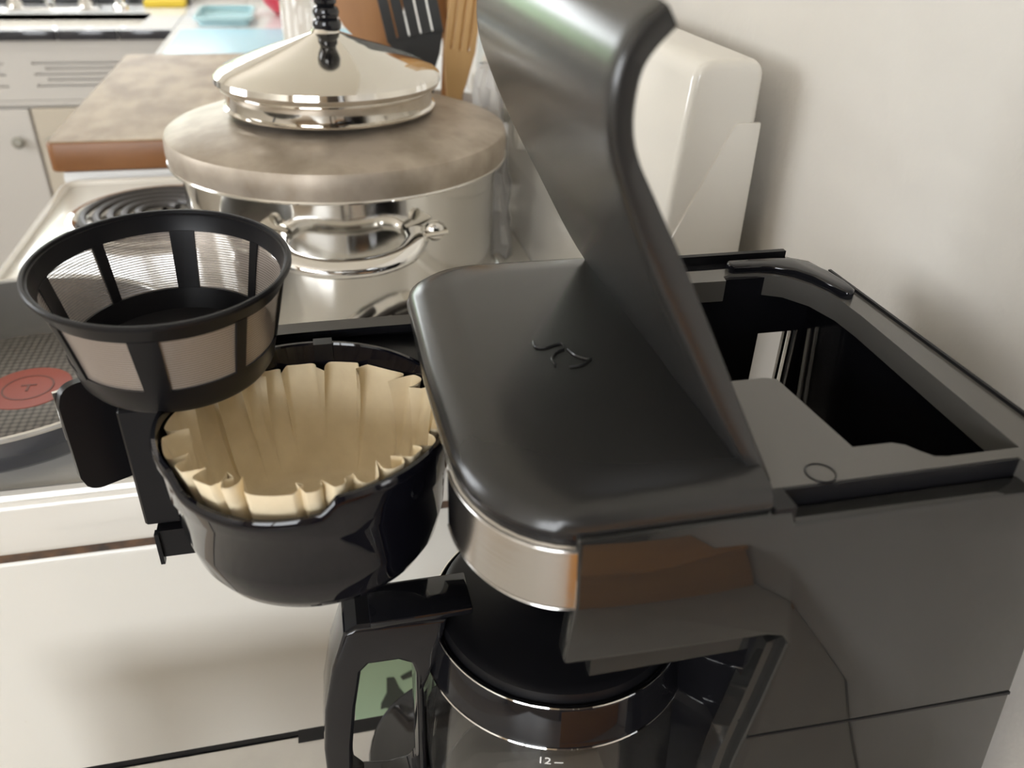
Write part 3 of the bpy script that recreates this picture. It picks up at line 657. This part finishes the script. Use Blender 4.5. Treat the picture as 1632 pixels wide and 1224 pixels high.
# ribs, latch hook and the carrier arm that holds the basket
MB().box(-.1005, -.0985, .356, .362, ZB+.004, ZT-.002).build('inner_rib', M_DKPL, swd)
MB().tube(catmull([(-.0985, .352, -.205), (-.096, .345, -.208), (-.0945, .343, -.214), (-.0945, .344, -.220)], 4), .002, 8).build('latch_hook', M_DKPL, swd)
arm = MB(); arm.box(-.0985, -.068, .336, .360, -.272, -.2055); arm.bevel(.0012, 1); arm.build('carrier_arm', M_DKPL, cm)
arm2 = MB(); arm2.box(-.0935, -.070, .333, .352, -.290, -.2735); arm2.box(-.0945, -.0925, .331, .335, -.293, -.274); arm2.build('carrier_foot', M_DKPL, cm)
ring = MB(); ring.lathe([(.0612, -.222), (.0640, -.222), (.0640, -.2275), (.0612, -.2275), (.0612, -.222)], -.015, .3065, 48, a0=math.radians(20), a1=math.radians(170)); ring.build('carrier_ring', M_DKPL, cm)
MB().prism([(.046, .3885), (.046, .352), (.034, .3535), (.016, .367), (-.012, .3715), (-.05, .3660), (-.06, .382), (-.012, .387)], 'z', -.2065, -.2035).build('carrier_bridge', M_DKPL, cm)

# ------------------------------------------------------------------ brew basket
BX, BY, BT = -.015, .3065, -.1955
bk_ = thing('brew_basket', 'glossy black brew basket swung out holding a paper filter', 'basket', (BX, BY, -.2630))
def basket():
    n = 120; mb = MB(); rows = []
    na = math.radians(246)      # notch direction
    def dip(a):
        d = abs((a-na+math.pi) % (2*math.pi)-math.pi)
        w0, w1 = math.radians(27), math.radians(34)
        if d > w1: return 0
        s = 1 if d < w0 else (w1-d)/(w1-w0)
        s = s*s*(3-2*s); return .0095*s*(.75+.25*math.cos(d/w0*math.pi/2) if d < w0 else 1*.75)
    prof = [(.0590, -.2200, 0), (.0595, BT-.012, 0), (.0600, BT-.0015, 1), (.0606, BT, 1), (.0622, BT, 1), (.0630, BT-.0015, 1), (.0630, BT-.004, 1), (.0622, BT-.0065, .9), (.0615, -.2150, 0), (.0603, -.2170, 0), (.0578, -.2400, 0), (.0550, -.2530, 0), (.0515, -.2595, 0), (.0455, -.2625, 0), (.0, -.2630, 0)]
    for r, z, k in prof:
        rows.append([(BX+r*math.cos(2*math.pi*i/n), BY+r*math.sin(2*math.pi*i/n), z-k*dip(2*math.pi*i/n)) for i in range(n)])
    inner = [(.0, -.2605, 0), (.0445, -.2603, 0), (.0500, -.2575, 0), (.0535, -.2515, 0), (.0563, -.2400, 0)]
    inn = [[(BX+r*math.cos(2*math.pi*i/n), BY+r*math.sin(2*math.pi*i/n), z) for i in range(n)] for r, z, _ in inner]
    mb.quadgrid(inn+rows, close_u=True)
    bmesh.ops.remove_doubles(mb.bm, verts=mb.bm.verts, dist=1e-6)
    return mb.build('basket_shell', M_BASKET, bk_, sharp=50)
bsh = basket()
MB().box(BX+.004, BX+.013, BY+.0575, BY+.0640, BT-.009, BT+.0003).build('rim_clip', M_DKPL, bk_)
dv = MB().lathe([(.012, -.2628), (.012, -.2670), (.007, -.2700), (0, -.2700)], BX, BY, 24).build('drip_valve', M_DKPL, bk_)

# ------------------------------------------------------------------ paper filter in the basket
def paper():
    mb = MB(); n = 720; K = 18
    rnd = random.Random(5); b = []; a = 0
    while a < 2*math.pi-.16: b.append(a); a += rnd.choice((.17, .2, .23, .30, .40, .46))*rnd.uniform(.9, 1.1)
    b.append(2*math.pi)
    depth = [rnd.uniform(.45, 1.2) for _ in b]; flip = [rnd.random() < .5 for _ in b]
    sag = [rnd.uniform(-.0018, .0016) for _ in b]; fade = [rnd.uniform(1.0, 2.6) for _ in b]
    PZ = -.2600; rows = []
    for r in (0.0005, .012, .024, .034, .0405): rows.append([(BX+r*math.cos(2*math.pi*i/n), BY+r*math.sin(2*math.pi*i/n), PZ+.0003*math.sin(i*.03+r*300)) for i in range(n)])
    def sm(x): x = min(max(x, 0), 1); return x*x*(3-2*x)
    for j in range(K+1):
        t = j/K; row = []
        for i in range(n):
            th = 2*math.pi*i/n
            k = 0
            while k < len(b)-2 and b[k+1] <= th: k += 1
            w_ = b[k+1]-b[k]; u = (th-b[k])/w_
            if flip[k]: u = 1-u
            e1 = .045/w_; e2 = .10/w_
            s_ = min(sm(u/e1), math.sqrt(max(0, 1-max(0, (u-(1-e2))/e2)**2)))
            amp = .0098*t**fade[k]*depth[k]
            R = .0422+(.0588-.0422)*t**.8
            r = R-amp*(1-s_)
            sh = (.055*t*t*(1 if flip[k] else -1)*(1-s_))*depth[k]
            zt = PZ+.0012+t*(.0650+sag[k]*math.sin(math.pi*u)-.0058*(1+math.sin(th)))
            row.append((BX+r*math.cos(th+sh), BY+r*math.sin(th+sh), zt))
        rows.append(row)
    mb.quadgrid(rows, close_u=True)
    bmesh.ops.remove_doubles(mb.bm, verts=mb.bm.verts, dist=1e-6)
    o = mb.build('paper_filter', M_PAPER, at=(BX, BY, PZ), sharp=80)
    return tag(o, 'tan fluted paper coffee filter sitting inside the black basket', 'coffee filter')
paper()

# ------------------------------------------------------------------ reusable mesh filter perched on the basket
FC = Vector((-.0705, .3550, -.1435)); FR, FRB, FH = .0537, .0415, .0520
mf = thing('mesh_filter', 'reusable coffee filter of black frame and metal mesh panels', 'coffee filter', (FC.x, FC.y, FC.z-FH))
tx, ty2 = .0203*.9, -.080
def mfp(r, a, dz):   # local tilted frame
    nrm = Vector((tx, ty2, 1)).normalized(); u = Vector((0, 1, 0)).cross(nrm).normalized(); vv = nrm.cross(u)
    return FC+u*(r*math.cos(a))+vv*(r*math.sin(a))+nrm*dz
def band(prof, a0=0, a1=None, n=96, closed=True):
    full = a1 is None; mb = MB(); a1_ = 2*math.pi if full else a1
    rows = [[mfp(r, a0+(a1_-a0)*k/n, dz) for k in range(n if full else n+1)] for r, dz in prof]
    v = mb.quadgrid(rows, close_u=full, close_v=closed)
    if not full and closed: mb.bm.faces.new([r[0] for r in v]); mb.bm.faces.new([r[-1] for r in v][::-1])
    return mb
def rad(dz): return FR-.0015+(FRB-FR+.0015)*(-dz/FH)
band([(FR-.0012, -.0004), (FR-.0008, 0), (FR+.0003, 0), (FR+.0010, -.0007), (FR+.0010, -.0020), (FR-.0004, -.0024), (rad(-.0095)+.0004, -.0095), (rad(-.0095)-.0008, -.0095), (FR-.0022, -.0026), (FR-.0022, -.0016), (FR-.0013, -.0014)]).build('rim', M_DKPL, mf, sharp=22)
band([(rad(-.037)+.0004, -.037), (rad(-.048)+.0004, -.048), (rad(-.0505)-.001, -.0510), (.030, -.0520), (.0, -.0520), (.0, -.0497), (.030, -.0494), (rad(-.048)-.0016, -.047), (rad(-.037)-.0014, -.037)]).build('base_cup', M_DKPL, mf)
aoff = math.radians(-3)
for k in range(8):
    a = aoff+k*math.pi/4; wide = (k % 2 == 0); hw = math.radians(6.6 if wide else 3.0)
    band([(rad(-.009)+.0007, -.009), (rad(-.0375)+.0007, -.0375), (rad(-.0375)-.0012, -.0375), (rad(-.009)-.0012, -.009)], a-hw, a+hw, 6).build('rib', M_DKPL, mf)
    h2 = math.radians(3.0 if wide else 6.6)
    b = aoff+(k+1)*math.pi/4
    band([(rad(-.0085)-.0004, -.0085), (rad(-.018)-.0006, -.018), (rad(-.028)-.0006, -.028), (rad(-.0378)-.0004, -.0378)], a+hw*.9, b-h2*.9, 14, closed=False).build('mesh_panel', M_WIRE, mf)

# ------------------------------------------------------------------ glass carafe
CX, CY = .0985, .290
ca = thing('carafe', 'glass coffee carafe with black collar, lid and handle', 'carafe', (CX, CY, -.486))
go = [(0, -.4858), (.055, -.4858), (.062, -.482), (.068, -.462), (.0718, -.425), (.0720, -.395), (.0700, -.370), (.0665, -.350), (.0632, -.339), (.0618, -.328)]
gi = [(.0600, -.328), (.0613, -.339), (.0645, -.350), (.0680, -.370), (.0700, -.395), (.0698, -.425), (.066, -.461), (.060, -.480), (.054, -.4835), (0, -.4835)]
MB().lathe(go+gi, CX, CY, 96).build('glass_body', M_GLASS, ca)
col_ = [(.0618, -.3175), (.0640, -.3168), (.0650, -.3185), (.0675, -.3370), (.0683, -.3395), (.0668, -.3408), (.0648, -.3400), (.0628, -.3250)]
clr = MB().lathe(col_+[col_[0]], CX, CY, 96).build('collar', M_BLACKG, ca)
MB().tube([(CX+.0640*math.cos(t*math.pi/48), CY+.0640*math.sin(t*math.pi/48), -.3170) for t in range(96)], .0006, 6, closed=True).tube([(CX+.0683*math.cos(t*math.pi/48), CY+.0683*math.sin(t*math.pi/48), -.3398) for t in range(96)], .0007, 6, closed=True).build('collar_line', M_CHROME, clr)
lidc = MB().lathe([(.0615, -.3190), (.0600, -.3125), (.0560, -.3105), (.0400, -.3120), (.0300, -.3080), (.0150, -.3075), (.0130, -.3035), (.0080, -.3030), (0, -.3030)], CX, CY, 72).build('carafe_lid', M_DKPL, ca)
# thumb lever
MB().box(.003, .052, CY-.014, CY+.011, -.3010, -.2965).bevel(.0012, 2).build('thumb_lever', M_BLACKG, lidc)
# handle: loop in the plane through the carafe axis
ho = [(.0400, -.3020), (-.0040, -.3000), (-.0095, -.3030), (-.0165, -.3250), (-.0225, -.3550), (-.0255, -.3850), (-.0260, -.4150), (-.0230, -.4400), (-.0140, -.4550), (.0050, -.4590), (.0230, -.4560), (.0270, -.4480), (.0270, -.3500), (.0340, -.3300)]
hi = [(.0010, -.3255), (.0150, -.3258), (.0215, -.3300), (.0235, -.3380), (.0225, -.4300), (.0190, -.4370), (.0060, -.4390), (-.0070, -.4360), (-.0120, -.4280), (-.0128, -.4100), (-.0110, -.3850), (-.0075, -.3560), (-.0030, -.3300)]
hd = MB(); bm = hd.bm
def loop3(P, y): 
    vs = [bm.verts.new((a, y, b)) for a, b in P]; return vs, [bm.edges.new((vs[i], vs[(i+1) % len(vs)])) for i in range(len(vs))]
HY0, HY1 = CY-.0135, CY+.0135
o1, e1 = loop3(ho, HY0); i1, f1 = loop3(hi, HY0); bmesh.ops.triangle_fill(bm, edges=e1+f1, use_beauty=True)
o2, e2 = loop3(ho, HY1); i2, f2 = loop3(hi, HY1); bmesh.ops.triangle_fill(bm, edges=e2+f2, use_beauty=True)
for A, B in ((o1, o2), (i1, i2)):
    for k in range(len(A)): bm.faces.new((A[k], A[(k+1) % len(A)], B[(k+1) % len(A)], B[k]))
hd.bevel(.0022, 3, 50); hnd = hd.build('handle', M_BLACKG, ca)
MB().prism([(.0400, -.3020), (.0400, -.3000), (-.0030, -.2975), (-.0085, -.3010), (-.0085, -.3022), (-.0040, -.3005)], 'y', HY0+.001, HY1-.001).build('handle_cap', M_DKPL, hnd)
# printed cup mark
def glyph(txt, size, loc, ang, name, parent):
    cu = bpy.data.curves.new('t', 'FONT'); cu.body = txt; cu.size = size; cu.extrude = .00008; cu.align_x = 'CENTER'
    to = bpy.data.objects.new('t', cu); COL.objects.link(to); dg = bpy.context.evaluated_depsgraph_get()
    me = bpy.data.meshes.new_from_object(to.evaluated_get(dg)); bpy.data.objects.remove(to)
    R = Matrix.Rotation(ang, 4, 'Z') @ Matrix.Rotation(math.radians(90), 4, 'X')
    me.transform(Matrix.Translation(Vector(loc)-ORI[parent.name]) @ R); me.materials.append(M_WHITE)
    o = bpy.data.objects.new(name, me); COL.objects.link(o); o.parent = parent; ORI[o.name] = ORI[parent.name]; return o
def on_glass(deg, r, z): a = math.radians(deg); return (CX+r*math.cos(a), CY+r*math.sin(a), z)
glyph('12', .0068, on_glass(-109, .0686, -.3508), math.radians(-19), 'cup_marking', ca)
tk = MB(); p, q = Vector(on_glass(-105, .0683, -.3500)), Vector(on_glass(-101.5, .0683, -.3500)); tk.tube([p, q], .0003, 4); tk.build('cup_tick', M_WHITE, ca)
